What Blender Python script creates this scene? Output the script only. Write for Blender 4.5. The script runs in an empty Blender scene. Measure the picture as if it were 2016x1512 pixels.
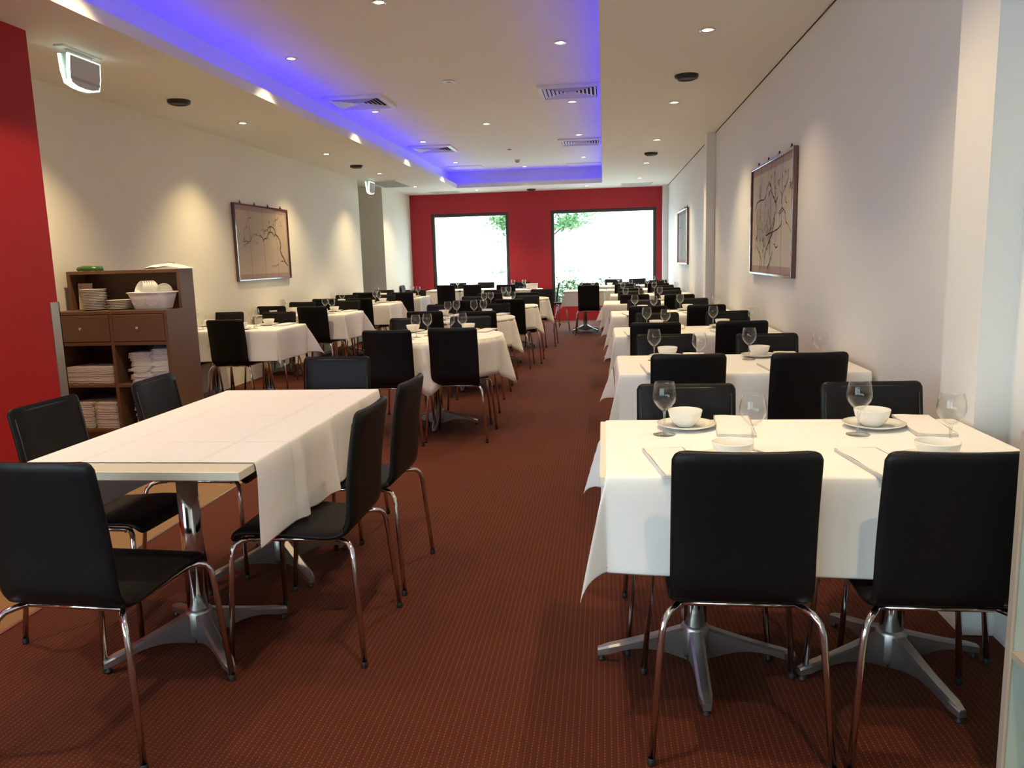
import bpy, bmesh, math, random
from mathutils import Vector, Matrix
R = math.radians
random.seed(7)
C = bpy.context.scene.collection
scene = bpy.context.scene

# ---------------------------------------------------------------- camera
cam_d = bpy.data.cameras.new('camera'); cam = bpy.data.objects.new('camera', cam_d); C.objects.link(cam)
cam_d.sensor_width = 36.0; cam_d.lens = 1553.03/2016*36; cam_d.clip_start = 0.05; cam_d.clip_end = 200
cr = Vector((0.99310463, 0.11391675, -0.02767958)); cu = Vector((0.00927207, 0.15904521, 0.98722776)); cf = Vector((-0.11686408, 0.98067711, -0.15689229))
M = Matrix((cr, cu, -cf)).transposed().to_4x4(); M.translation = Vector((0, 0, 1.36)); cam.matrix_world = M
scene.camera = cam

# ---------------------------------------------------------------- world, exposure, lights that belong to the whole room
wd = bpy.data.worlds.new('daylight'); scene.world = wd; wd.use_nodes = True
bg = wd.node_tree.nodes['Background']; bg.inputs[0].default_value = (0.70, 0.90, 1.0, 1); bg.inputs[1].default_value = 9.0
scene.view_settings.view_transform = 'Standard'; scene.view_settings.look = 'None'
scene.view_settings.gamma = 1; scene.view_settings.exposure = 0.1; scene.view_settings.use_curve_mapping = False
SPOT_W = 59.0; WARM = (1.0, 0.765, 0.42)

# ---------------------------------------------------------------- materials
def nm(name):
    m = bpy.data.materials.new(name); m.use_nodes = True
    return m, m.node_tree, m.node_tree.nodes['Principled BSDF']
def mat(name, col, rough=.5, metal=0, bump=0, bscale=60, var=0, vscale=8, spec=.5, emit=None, estr=0, trans=0, sheen=0, coat=0):
    m, nt, b = nm(name); N = nt.nodes; Lk = nt.links
    b.inputs['Base Color'].default_value = (*col, 1); b.inputs['Roughness'].default_value = rough
    b.inputs['Metallic'].default_value = metal; b.inputs['Specular IOR Level'].default_value = spec
    b.inputs['Sheen Weight'].default_value = sheen; b.inputs['Coat Weight'].default_value = coat
    if trans: b.inputs['Transmission Weight'].default_value = trans
    tc = N.new('ShaderNodeTexCoord')
    if bump:
        n = N.new('ShaderNodeTexNoise'); n.inputs['Scale'].default_value = bscale; n.inputs['Detail'].default_value = 4
        Lk.new(tc.outputs['Object'], n.inputs['Vector'])
        bp = N.new('ShaderNodeBump'); bp.inputs['Strength'].default_value = bump; bp.inputs['Distance'].default_value = .004
        Lk.new(n.outputs[0], bp.inputs['Height']); Lk.new(bp.outputs[0], b.inputs['Normal'])
    if var:
        n = N.new('ShaderNodeTexNoise'); n.inputs['Scale'].default_value = vscale; n.inputs['Detail'].default_value = 5
        Lk.new(tc.outputs['Object'], n.inputs['Vector'])
        r = N.new('ShaderNodeMapRange'); r.inputs[3].default_value = 1-var; r.inputs[4].default_value = 1+var
        Lk.new(n.outputs[0], r.inputs[0])
        mx = N.new('ShaderNodeVectorMath'); mx.operation = 'SCALE'; mx.inputs[0].default_value = col
        Lk.new(r.outputs[0], mx.inputs['Scale']); Lk.new(mx.outputs[0], b.inputs['Base Color'])
    if emit: b.inputs['Emission Color'].default_value = (*emit, 1); b.inputs['Emission Strength'].default_value = estr
    return m
def carpet_mat():
    m, nt, b = nm('ribbed_carpet'); N = nt.nodes; Lk = nt.links
    tc = N.new('ShaderNodeTexCoord'); sx = N.new('ShaderNodeSeparateXYZ'); Lk.new(tc.outputs['Object'], sx.inputs[0])
    def math_(op, a, bb=None):
        n = N.new('ShaderNodeMath'); n.operation = op
        for i, v in enumerate((a, bb)):
            if v is None: continue
            if isinstance(v, (int, float)): n.inputs[i].default_value = v
            else: Lk.new(v, n.inputs[i])
        return n.outputs[0]
    fx = math_('FRACT', math_('MULTIPLY', sx.outputs[0], 1/.0185))
    rib = math_('ABSOLUTE', math_('SUBTRACT', fx, .5))            # 0 mid, .5 at rib edge
    row = math_('FLOOR', math_('MULTIPLY', sx.outputs[0], 1/.0185))
    fy = math_('FRACT', math_('ADD', math_('MULTIPLY', sx.outputs[1], 1/.0125), math_('MULTIPLY', row, .5)))
    dash = math_('LESS_THAN', fy, .55)
    line = math_('MULTIPLY', math_('LESS_THAN', rib, .085), dash)
    nz = N.new('ShaderNodeTexNoise'); nz.inputs['Scale'].default_value = 260; nz.inputs['Detail'].default_value = 3
    Lk.new(tc.outputs['Object'], nz.inputs['Vector'])
    nb = N.new('ShaderNodeTexNoise'); nb.inputs['Scale'].default_value = 1.3; nb.inputs['Detail'].default_value = 3
    Lk.new(tc.outputs['Object'], nb.inputs['Vector'])
    fac = math_('MULTIPLY', line, math_('MULTIPLY', nz.outputs[0], 1.1))
    cmx = N.new('ShaderNodeMix'); cmx.data_type = 'RGBA'; Lk.new(fac, cmx.inputs[0])
    cmx.inputs[6].default_value = (0.066, 0.0125, 0.0042, 1); cmx.inputs[7].default_value = (0.26, 0.080, 0.028, 1)
    k = math_('MULTIPLY', math_('ADD', math_('MULTIPLY', nz.outputs[0], .5), .75), math_('ADD', math_('MULTIPLY', nb.outputs[0], .3), .85))
    sc = N.new('ShaderNodeVectorMath'); sc.operation = 'SCALE'; Lk.new(cmx.outputs[2], sc.inputs[0]); Lk.new(k, sc.inputs['Scale'])
    Lk.new(sc.outputs[0], b.inputs['Base Color']); b.inputs['Roughness'].default_value = .85
    b.inputs['Sheen Weight'].default_value = .05; b.inputs['Sheen Roughness'].default_value = .3; b.inputs['Specular IOR Level'].default_value = .22
    b.inputs['Sheen Tint'].default_value = (1, .8, .75, 1)
    bp = N.new('ShaderNodeBump'); bp.inputs['Strength'].default_value = .5; bp.inputs['Distance'].default_value = .003
    Lk.new(math_('ADD', rib, math_('MULTIPLY', nz.outputs[0], .6)), bp.inputs['Height']); Lk.new(bp.outputs[0], b.inputs['Normal'])
    return m
def cloth_mat(name, creases=None):
    m, nt, b = nm(name); N = nt.nodes; Lk = nt.links
    b.inputs['Base Color'].default_value = (.86, .845, .83, 1); b.inputs['Roughness'].default_value = .85
    b.inputs['Sheen Weight'].default_value = .15; b.inputs['Specular IOR Level'].default_value = .25
    tc = N.new('ShaderNodeTexCoord')
    n = N.new('ShaderNodeTexNoise'); n.inputs['Scale'].default_value = 5; n.inputs['Detail'].default_value = 3
    Lk.new(tc.outputs['Object'], n.inputs['Vector']); h = n.outputs[0]
    if creases:
        sx = N.new('ShaderNodeSeparateXYZ'); Lk.new(tc.outputs['Object'], sx.inputs[0])
        for ax, v in creases:
            a = N.new('ShaderNodeMath'); a.operation = 'SUBTRACT'; a.inputs[1].default_value = v; Lk.new(sx.outputs[ax], a.inputs[0])
            c = N.new('ShaderNodeMath'); c.operation = 'ABSOLUTE'; Lk.new(a.outputs[0], c.inputs[0])
            d = N.new('ShaderNodeMapRange'); d.inputs[1].default_value = 0; d.inputs[2].default_value = .008; d.inputs[3].default_value = 1.0; d.inputs[4].default_value = 0
            Lk.new(c.outputs[0], d.inputs[0])
            e = N.new('ShaderNodeMath'); e.operation = 'ADD'; Lk.new(h, e.inputs[0]); Lk.new(d.outputs[0], e.inputs[1]); h = e.outputs[0]
    bp = N.new('ShaderNodeBump'); bp.inputs['Strength'].default_value = .5; bp.inputs['Distance'].default_value = .006
    Lk.new(h, bp.inputs['Height']); Lk.new(bp.outputs[0], b.inputs['Normal'])
    return m
def glass_mat(name, tint, edge, base, rough=.02):
    m = bpy.data.materials.new(name); m.use_nodes = True; nt = m.node_tree; N = nt.nodes; N.clear(); Lk = nt.links
    o = N.new('ShaderNodeOutputMaterial'); t = N.new('ShaderNodeBsdfTransparent'); g = N.new('ShaderNodeBsdfGlossy')
    t.inputs[0].default_value = (*tint, 1); g.inputs['Roughness'].default_value = rough
    lw = N.new('ShaderNodeLayerWeight'); lw.inputs[0].default_value = .5
    pw = N.new('ShaderNodeMath'); pw.operation = 'POWER'; pw.inputs[1].default_value = 3.0; Lk.new(lw.outputs['Facing'], pw.inputs[0])
    mr = N.new('ShaderNodeMapRange'); mr.inputs[3].default_value = base; mr.inputs[4].default_value = edge; Lk.new(pw.outputs[0], mr.inputs[0])
    mx = N.new('ShaderNodeMixShader'); Lk.new(mr.outputs[0], mx.inputs[0]); Lk.new(t.outputs[0], mx.inputs[1]); Lk.new(g.outputs[0], mx.inputs[2])
    Lk.new(mx.outputs[0], o.inputs[0]); return m
def leather_mat():
    m, nt, b = nm('black_leather'); N = nt.nodes; Lk = nt.links
    b.inputs['Base Color'].default_value = (.0045, .0045, .005, 1); b.inputs['Roughness'].default_value = .45; b.inputs['Specular IOR Level'].default_value = .24
    tc = N.new('ShaderNodeTexCoord'); n = N.new('ShaderNodeTexVoronoi'); n.inputs['Scale'].default_value = 260; Lk.new(tc.outputs['Object'], n.inputs['Vector'])
    n2 = N.new('ShaderNodeTexNoise'); n2.inputs['Scale'].default_value = 9; Lk.new(tc.outputs['Object'], n2.inputs['Vector'])
    ad = N.new('ShaderNodeMath'); ad.operation = 'MULTIPLY_ADD'; ad.inputs[1].default_value = .12; Lk.new(n.outputs[0], ad.inputs[0]); Lk.new(n2.outputs[0], ad.inputs[2])
    bp = N.new('ShaderNodeBump'); bp.inputs['Strength'].default_value = .22; bp.inputs['Distance'].default_value = .006; Lk.new(ad.outputs[0], bp.inputs['Height']); Lk.new(bp.outputs[0], b.inputs['Normal'])
    return m
cream = mat('cream_wall_paint', (.84, .805, .67), .6, bump=.03, bscale=90, var=.012, vscale=2)
wall_daylit = mat('wall_paint_daylight_tint', (.78, .78, .765), .6, bump=.03, bscale=90, var=.012, vscale=2)  # wall paint made greyer, cool daylight put into its colour
ceil_m = mat('ceiling_paint', (.84, .83, .77), .75)
red = mat('red_wall_paint', (.40, .011, .012), .5, spec=.3, bump=.03, bscale=90)
red_daylit = mat('red_paint_daylight_tint', (.44, .026, .038), .5, spec=.3)  # wall red with the daylight bounce at the far end tinted in
white_p = mat('white_paint', (.8, .8, .78), .5)
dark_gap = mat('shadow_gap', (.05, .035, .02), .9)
carpet = carpet_mat()
vinyl = mat('tan_vinyl_floor', (.22, .125, .058), .45, var=.08, vscale=3)
alu = mat('aluminium_trim', (.6, .58, .55), .3, metal=1)
chrome = mat('chrome', (.72, .70, .68), .13, metal=1)
castalu = mat('cast_aluminium', (.40, .395, .39), .36, metal=.95, var=.05, vscale=12)
rubber = mat('black_rubber', (.012, .012, .012), .6)
leather = leather_mat()
piping_m = mat('piping_vinyl', (.016, .013, .012), .3, coat=.2)
lam_cream = mat('cream_laminate', (.74, .70, .56), .35)
lam_edge = mat('laminate_edge', (.62, .66, .60), .4)
cloth = cloth_mat('white_tablecloth')
cloth_c = cloth_mat('white_tablecloth_creased', [(0, -.20), (0, .20), (1, -.42), (1, .05), (1, .47)])
linen = mat('white_linen', (.82, .79, .77), .9, bump=.15, bscale=30)
china = mat('white_china', (.84, .83, .78), .12, coat=.3)
glass = glass_mat('drinking_glass', (.988, .99, .988), .75, .022, .0)
glass_t = glass_mat('thick_glass', (.90, .92, .91), .85, .16, .0)
pane_m = glass_mat('window_glass', (.97, .98, .975), .6, .03)
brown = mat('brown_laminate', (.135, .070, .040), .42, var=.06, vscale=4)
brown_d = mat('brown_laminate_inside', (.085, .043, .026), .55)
steel = mat('brushed_steel', (.55, .54, .52), .35, metal=1)
black_p = mat('black_plastic', (.012, .011, .012), .35)
grille = mat('white_grille', (.78, .80, .79), .4)
grille_d = mat('duct_dark', (.02, .02, .02), .9)
bronze = mat('dark_window_frame', (.07, .06, .055), .4, metal=.3)
lamp_m = mat('lamp_glow', (1, 1, 1), .5, emit=(1.0, .86, .66), estr=14)
offlamp = mat('unlit_lamp', (.25, .27, .27), .2)
led_m = mat('blue_led', (.0, .0, .1), .5, emit=(.015, .0, 1.0), estr=40)
led_s = mat('blue_led_soft', (.0, .0, .1), .5, emit=(.015, .0, 1.0), estr=22)
sign_m = mat('sign_diffuser', (.9, .95, .9), .5, emit=(.78, 1.0, .86), estr=2.6)
sign_g = mat('sign_grey_face', (.62, .60, .57), .35)
sign_t = mat('sign_end_cap', (.40, .46, .42), .4)
basket_m = mat('translucent_basket', (.80, .76, .74), .35, trans=.12)
paper = mat('painting_silk', (.52, .40, .29), .7, var=.05, vscale=6)
paper_w = mat('painting_silk_pale', (.56, .50, .40), .7, var=.05, vscale=6)
border_m = mat('painting_border', (.40, .27, .23), .7)
ink_m = mat('ink', (.06, .045, .035), .8)
ink_s = mat('ink_wash', (.20, .165, .13), .9)
frame_m = mat('polished_dark_frame', (.10, .045, .045), .12, coat=.6)
bag_g = mat('green_bag', (.04, .12, .03), .35, var=.4, vscale=30)
bag_b = mat('blue_plastic_bag', (.12, .18, .19), .3, trans=.2)
grey_unit = mat('grey_laminate', (.42, .47, .42), .4)
unit_edge = mat('beige_laminate_edge', (.45, .36, .28), .4)
yellow_p = mat('yellow_plastic', (.72, .62, .16), .4)
concrete = mat('pale_paving', (.62, .62, .60), .8, var=.05)
render_w = mat('white_render', (.82, .82, .80), .8)
peach = mat('peach_render', (.85, .42, .30), .8)
aqua = mat('aqua_glass', (.45, .72, .75), .3)
leaf_m = mat('green_leaf', (.085, .21, .06), .5, var=.4, vscale=3)
bark = mat('bark', (.08, .055, .04), .8)

# ---------------------------------------------------------------- mesh helpers
class MB:
    def __init__(s): s.v = []; s.f = []; s.sm = []
    def add(s, vs, fs, smooth=False):
        o = len(s.v); s.v += [tuple(v) for v in vs]; s.f += [tuple(i+o for i in f) for f in fs]; s.sm += [smooth]*len(fs); return s
    def box(s, x0, x1, y0, y1, z0, z1, M=None):
        vs = [(x, y, z) for z in (z0, z1) for y in (y0, y1) for x in (x0, x1)]
        if M is not None: vs = [M @ Vector(v) for v in vs]
        return s.add(vs, [(0, 2, 3, 1), (4, 5, 7, 6), (0, 1, 5, 4), (2, 6, 7, 3), (0, 4, 6, 2), (1, 3, 7, 5)])
    def tube(s, pts, r, n=8, closed=False, flat=1.0):
        pts = [Vector(p) for p in pts]; K = len(pts); rs = r if isinstance(r, (list, tuple)) else [r]*K
        vs = []; up = None
        for i, p in enumerate(pts):
            a = pts[(i-1) % K] if (closed or i > 0) else p; b = pts[(i+1) % K] if (closed or i < K-1) else p
            t = (b-a).normalized()
            if up is None: up = Vector((0, 0, 1)) if abs(t.z) < .9 else Vector((1, 0, 0))
            u = (up-t*up.dot(t)).normalized(); w = t.cross(u); up = u
            for k in range(n):
                q = 2*math.pi*k/n; vs.append(p+u*math.cos(q)*rs[i]*flat+w*math.sin(q)*rs[i])
        fs = []
        for i in range(K if closed else K-1):
            for k in range(n):
                j = (i+1) % K; fs.append((i*n+k, i*n+(k+1) % n, j*n+(k+1) % n, j*n+k))
        if not closed: fs += [tuple(range(n))[::-1], tuple((K-1)*n+k for k in range(n))]
        return s.add(vs, fs, True)
    def lathe(s, prof, n=24, c=(0, 0, 0), close=False):
        vs = []; fs = []; m = len(prof)
        for i in range(n):
            a = 2*math.pi*i/n
            for r, z in prof: vs.append((c[0]+r*math.cos(a), c[1]+r*math.sin(a), c[2]+z))
        for i in range(n):
            j = (i+1) % n
            for k in range(m if close else m-1):
                l = (k+1) % m; fs.append((i*m+k, j*m+k, j*m+l, i*m+l))
        return s.add(vs, fs, True)
    def grid(s, P, smooth=True):
        nu = len(P); nv = len(P[0])
        return s.add([p for row in P for p in row], [(i*nv+j, (i+1)*nv+j, (i+1)*nv+j+1, i*nv+j+1) for i in range(nu-1) for j in range(nv-1)], smooth)
    def mesh(s, name, m):
        me = bpy.data.meshes.new(name); me.from_pydata(s.v, [], s.f); me.materials.append(m)
        me.polygons.foreach_set('use_smooth', s.sm); me.update()
        bm = bmesh.new(); bm.from_mesh(me); bmesh.ops.remove_doubles(bm, verts=bm.verts, dist=1e-5); bmesh.ops.recalc_face_normals(bm, faces=bm.faces); bm.to_mesh(me); bm.free()
        return me
    def build(s, name, m, parent=None, loc=None, rz=0):
        return link(name, s.mesh(name, m), parent, loc, rz)
def link(name, me, parent=None, loc=None, rz=0):
    o = bpy.data.objects.new(name, me); C.objects.link(o)
    if parent: o.parent = parent
    if loc: o.location = loc
    if rz: o.rotation_euler.z = rz
    return o
def bevel(o, w=.003, seg=2):
    md = o.modifiers.new('bevel', 'BEVEL'); md.width = w; md.segments = seg; md.limit_method = 'ANGLE'; return o
def box(name, m, b, parent=None, bev=0):
    o = MB().box(*b).build(name, m, parent)
    return bevel(o, bev) if bev else o
def tag(o, label, cat, group=None):
    o['label'] = label; o['category'] = cat
    if group: o['group'] = group
    return o
def thing(name, label, cat, loc=(0, 0, 0), rz=0, group=None):
    o = bpy.data.objects.new(name, None); C.objects.link(o); o.empty_display_size = .1; o.location = loc; o.rotation_euler.z = rz
    return tag(o, label, cat, group)
def struct(o): o['kind'] = 'structure'; return o
KIDS = {}
def kids(o):
    if o.name not in KIDS: KIDS[o.name] = [c for c in bpy.data.objects if c.parent == o]
    return KIDS[o.name]
def dup(o, parent=None):
    c = o.copy(); C.objects.link(c)
    if parent: c.parent = parent
    for k in kids(o): dup(k, c)
    return c
def place(proto, used, label, group, loc, rz=0, tilt=None):
    o = proto if proto.name not in used else dup(proto)
    used.add(proto.name); o.location = loc; o.rotation_euler = (tilt[0] if tilt else 0, tilt[1] if tilt else 0, rz)
    o['label'] = label
    if group: o['group'] = group
    return o
USED = set()
ORD = ['first', 'second', 'third', 'fourth', 'fifth', 'sixth', 'seventh']

# ---------------------------------------------------------------- room shell
HC, HU, YB, YN = 2.787, 3.12, 17.36, -3.6
XL, XR = -4.22, 1.35
struct(MB().box(-6.2, 1.6, .0, YB+.25, -.12, 0).box(-3.6, 1.6, YN-.2, .0, -.12, 0).build('floor', carpet))
# tan vinyl strip beside the carpet on the left, a hair above the slab
struct(box('floor', vinyl, (-4.3, -2.30, .1, 6.6, -.01, .003)))
struct(box('trim_1', alu, (-2.302, -2.288, .1, 6.6, 0, .006)))
b = MB()
T = .25
b.box(XL-.3-1.9, -2.915, .0, YB+.2, HC, HC+.02).box(-3.60, -2.915, YN-.2, .0, HC, HC+.02).box(-.016, XR+.2, YN-.2, YB+.2, HC, HC+.02)
b.box(-2.915, -.016, 16.05, YB+.2, HC, HC+.02).box(-2.915, -.016, YN-.2, -1.5, HC, HC+.02)
b.box(-2.93, -2.915, -1.515, 16.065, HC+.02, 2.872).box(-.016, -.001, -1.515, 16.065, HC+.02, 2.872)
b.box(-2.915, -.016, 16.05, 16.065, HC+.02, 2.872).box(-2.915, -.016, -1.515, -1.5, HC+.02, 2.872)
b.box(-3.13, -3.11, -1.72, 16.27, HC+.02, HU).box(.18, .20, -1.72, 16.27, HC+.02, HU)
b.box(-3.11, .18, 16.25, 16.27, HC+.02, HU).box(-3.11, .18, -1.72, -1.70, HC+.02, HU)
b.box(-3.13, .20, -1.72, 16.27, HU, HU+.02)
struct(b.build('ceiling', ceil_m))
# left wall, with the opening at y 13.64 - 15.15, and the corridor behind it
b = MB(); b.box(XL-.2, XL, 4.6, 13.64, 0, HC).box(XL-.2, XL, 15.15, YB+.1, 0, HC)
b.box(-6.0, XL-.2, 13.44, 13.64, 0, HC).box(-6.0, XL-.2, 15.15, 15.35, 0, HC).box(-6.2, -6.0, 13.4, 15.35, 0, HC)
struct(b.build('wall_left', cream))
b = MB().box(XL-.2, -3.42, .1, 4.63, 0, HC).box(-3.60, -3.42, YN-.18, -3.4, 0, HC).box(-3.60, -3.42, -3.4, .1, 0, .5).box(-3.60, -3.42, -3.4, .1, 2.6, HC)
w = struct(b.build('wall_left', red))
o = MB().box(-3.422, -3.414, 4.555, 4.636, .0, 1.17).box(-3.49, -3.414, 4.628, 4.636, 0, 1.17).build('corner_guard', steel, w); o['label'] = 'brushed metal corner guard'
# right wall with its piers
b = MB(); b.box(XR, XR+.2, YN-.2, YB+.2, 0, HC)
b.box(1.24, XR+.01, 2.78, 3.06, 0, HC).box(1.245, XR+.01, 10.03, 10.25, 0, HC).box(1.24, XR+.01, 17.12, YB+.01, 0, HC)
struct(b.build('wall_right', wall_daylit))
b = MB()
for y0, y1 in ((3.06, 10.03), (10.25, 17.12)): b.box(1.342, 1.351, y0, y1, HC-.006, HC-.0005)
struct(b.build('shadow_line_strip', dark_gap))  # dark strip in place of the shadow line where wall meets ceiling
# back wall (red) with two windows
SZ = .32
W1 = (-3.76, -2.045); W2 = (-1.13, 1.125); TZ = 2.365
b = MB()
b.box(-6.0, XR, YB, YB+.18, 0, SZ).box(-6.0, XR, YB, YB+.18, TZ, HC)
for x0, x1 in ((-6.0, W1[0]), (W1[1], W2[0]), (W2[1], XR)): b.box(x0, x1, YB, YB+.18, SZ, TZ)
struct(b.build('wall_back', red_daylit))
def window(name, x0, x1, y, z0, z1, sgn, splits=()):
    w = struct(MB().box(x0, x1, y+.10*sgn, y+.16*sgn, z0, z0+.05).build(name, bronze))
    fr = MB(); ya, yb = sorted((y+.05*sgn, y+.12*sgn)); t = .07
    fr.box(x0, x0+t, ya, yb, z0, z1).box(x1-t, x1, ya, yb, z0, z1).box(x0+t, x1-t, ya, yb, z1-t, z1).box(x0+t, x1-t, ya, yb, z0, z0+t)
    for s in splits: fr.box(s-.03, s+.03, ya, yb, z0+t, z1-t)
    fr.build('window_frame', bronze, w)
    xs = [x0+t]+list(splits)+[x1-t]
    for a, c in zip(xs, xs[1:]): MB().box(a, c, y+.088*sgn, y+.094*sgn, z0+t, z1-t).build('pane', pane_m, w)
window('window_1', W1[0], W1[1], YB, SZ, TZ, 1)
window('window_2', W2[0], W2[1], YB, SZ, TZ, 1)
# front wall behind the camera, glazed to the street
b = MB(); b.box(-3.42, XR, YN-.18, YN, 0, .9).box(-3.42, XR, YN-.18, YN, 2.5, HC)
b.box(-3.42, -3.2, YN-.18, YN, .9, 2.5).box(-1.0, XR, YN-.18, YN, .9, 2.5)
struct(b.build('wall_front', cream))
window('window_3', -3.2, -1.0, YN, .9, 2.5, -1, (-2.1,))
w4 = struct(MB().box(-3.58, -3.52, -3.4, .1, .5, .55).build('added_side_window', bronze))  # unseen side window, added to throw cool daylight on the right wall
fr = MB()
for a_, c_ in ((-3.4, -3.34), (-1.68, -1.62), (.04, .1)): fr.box(-3.55, -3.49, a_, c_, .5, 2.6)
for a_, c_ in ((.5, .56), (2.54, 2.6)): fr.box(-3.55, -3.49, -3.34, -1.68, a_, c_).box(-3.55, -3.49, -1.62, .04, a_, c_)
fr.build('window_frame', bronze, w4)
MB().box(-3.523, -3.517, -3.34, -1.68, .56, 2.54).build('pane', pane_m, w4); MB().box(-3.523, -3.517, -1.62, .04, .56, 2.54).build('pane', pane_m, w4)
# recessed hatch in the lower ceiling by the opening
h = thing('ceiling_access_panel', 'large grey ceiling access panel with white rim near left opening', 'ceiling panel')
box('panel', mat('hatch_grey', (.36, .37, .32), .6), (-4.17, -3.65, 13.98, 15.15, HC-.006, HC-.001), h)
bb = MB()
for x0, x1, y0, y1 in ((-4.20, -4.17, 13.95, 15.18), (-3.65, -3.62, 13.95, 15.18), (-4.17, -3.65, 15.15, 15.18), (-4.17, -3.65, 13.95, 13.98)): bb.box(x0, x1, y0, y1, HC-.016, HC-.001)
bb.build('rim', white_p, h)

# ---------------------------------------------------------------- LED strips in the cove
LEDS = [('left', (-3.10, -1.4, 0), (-3.10, 16.15, 0)), ('far', (-2.9, 16.235, 0), (-.05, 16.235, 0)), ('right', (.165, -1.4, 0), (.165, 16.15, 0))]
for nmn, a, c in LEDS:
    x0, x1 = sorted((a[0], c[0])); y0, y1 = a[1], c[1]
    if x1-x0 < .01: x0 -= .006; x1 += .006
    else: y0 -= .006; y1 += .006
    tag(box('led_strip', led_m if nmn == 'left' else led_s, (x0, x1, y0, y1, HC+.021, HC+.028)), 'blue LED strip lighting the %s side of the ceiling recess' % nmn, 'led strip')

# ---------------------------------------------------------------- ceiling fittings
dl = thing('downlight', 'x', 'downlight', (0, 0, 0))
MB().lathe([(.034, -.001), (.046, -.001), (.052, -.006), (.050, -.009), (.036, -.008), (.034, -.001)], 24).build('trim_ring', chrome, dl)
MB().lathe([(.0001, -.006), (.033, -.006), (.036, -.002)], 20).build('lamp', lamp_m, dl)
SP = bpy.data.lights.new('halogen', 'SPOT'); SP.energy = SPOT_W; SP.color = WARM; SP.spot_size = R(104); SP.spot_blend = 1.0; SP.shadow_soft_size = .03
SP2 = SP.copy(); SP2.energy = SPOT_W*.5
def downlight(x, y, z, label, rowg, lit=True):
    o = place(dl, USED, label, rowg, (x, y, z))
    if lit:
        l = bpy.data.objects.new('spot', SP2 if (x, y) == (.60, 2.90) else SP); C.objects.link(l); l.parent = o; l.location = (0, 0, -.03)
G = 'halogen downlights in the ceiling'
CO = ['nearest', 'second', 'third', 'fourth', 'fifth', 'sixth', 'seventh', 'eighth']
for i, y in enumerate((5.5, 7.95, 10.41, 12.9, 15.35)):
    downlight(.68, y, HC, '%s lit downlight in view in right lower ceiling' % CO[i], G)
for i, y in enumerate((7.9, 10.35, 12.85, 15.32)):
    downlight(-3.60, y, HC, '%s lit downlight in view in left lower ceiling' % CO[i], G)
for i, y in enumerate((6.9, 9.45, 11.95, 14.6)):
    downlight(-2.66, y, HU, '%s lit downlight beside blue glow in raised ceiling' % CO[i], G)
    downlight(-.34, y, HU, '%s lit downlight at right side of raised ceiling' % CO[i], G)
for i, y in enumerate((5.60, 10.65, 15.7)):
    downlight(-1.51, y, HU, '%s lit downlight along middle of raised ceiling' % CO[i], G)
downlight(-2.60, 16.6, HC, 'lit downlight in the ceiling before red wall, left one', G); downlight(-.33, 16.6, HC, 'lit downlight in the ceiling before red wall, right one', G)
for x, y, z in ((.60, 2.90, HC), (-3.0, 3.05, HC), (-2.66, 4.35, HU), (-.34, 4.35, HU), (.68, .6, HC), (-2.66, 1.8, HU), (-.34, 1.8, HU), (-3.60, 5.45, HC)):
    downlight(x, y, z, 'halogen downlight over the entrance end, outside the picture', 'downlights outside the frame')
o = thing('unlit_downlight', 'silver ringed unlit downlight in middle of raised ceiling', 'downlight', (-1.51, 8.10, HU))
MB().lathe([(.03, -.001), (.05, -.001), (.062, -.004), (.06, -.012), (.034, -.012), (.03, -.001)], 24).build('trim_ring', grille, o); MB().lathe([(.0001, -.006), (.03, -.006)], 16).build('lamp', offlamp, o)
tag(MB().lathe([(.0001, -.012), (.03, -.012), (.038, -.001)], 20).build('blank_ceiling_cap', offlamp, None, (-1.51, 13.2, HU)), 'tiny flat grey cap in raised ceiling before smoke detector', 'ceiling cap')
o = thing('smoke_detector', 'small pale smoke detector on the raised ceiling near far end', 'smoke detector', (-1.53, 14.6, HU))
MB().lathe([(.055, 0), (.055, -.012), (.048, -.018)], 20).build('base', grille, o); MB().lathe([(.046, -.018), (.036, -.045), (.02, -.055), (.0001, -.056)], 20).build('head', mat('detector_head', (.5, .42, .38), .5), o)
sp = thing('ceiling_speaker', 'x', 'ceiling speaker')
MB().lathe([(.095, 0), (.097, -.012), (.088, -.03), (.070, -.036)], 28).build('housing', black_p, sp)
MB().lathe([(.070, -.036), (.066, -.031), (.0001, -.031)], 28).build('grille', mat('speaker_mesh', (.03, .03, .032), .6), sp)
for x, y, l in ((-3.63, 6.74, 'round black ceiling speaker, nearer one in left lower ceiling'), (-3.63, 11.73, 'round black ceiling speaker, farther one in left lower ceiling'), (.68, 6.82, 'round black ceiling speaker, nearer one in right lower ceiling'), (.68, 11.72, 'round black ceiling speaker, farther one in right lower ceiling'), (-1.49, 16.87, 'round black ceiling speaker just in front of red back wall')):
    place(sp, USED, l, 'ceiling speakers', (x, y, HC))
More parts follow.
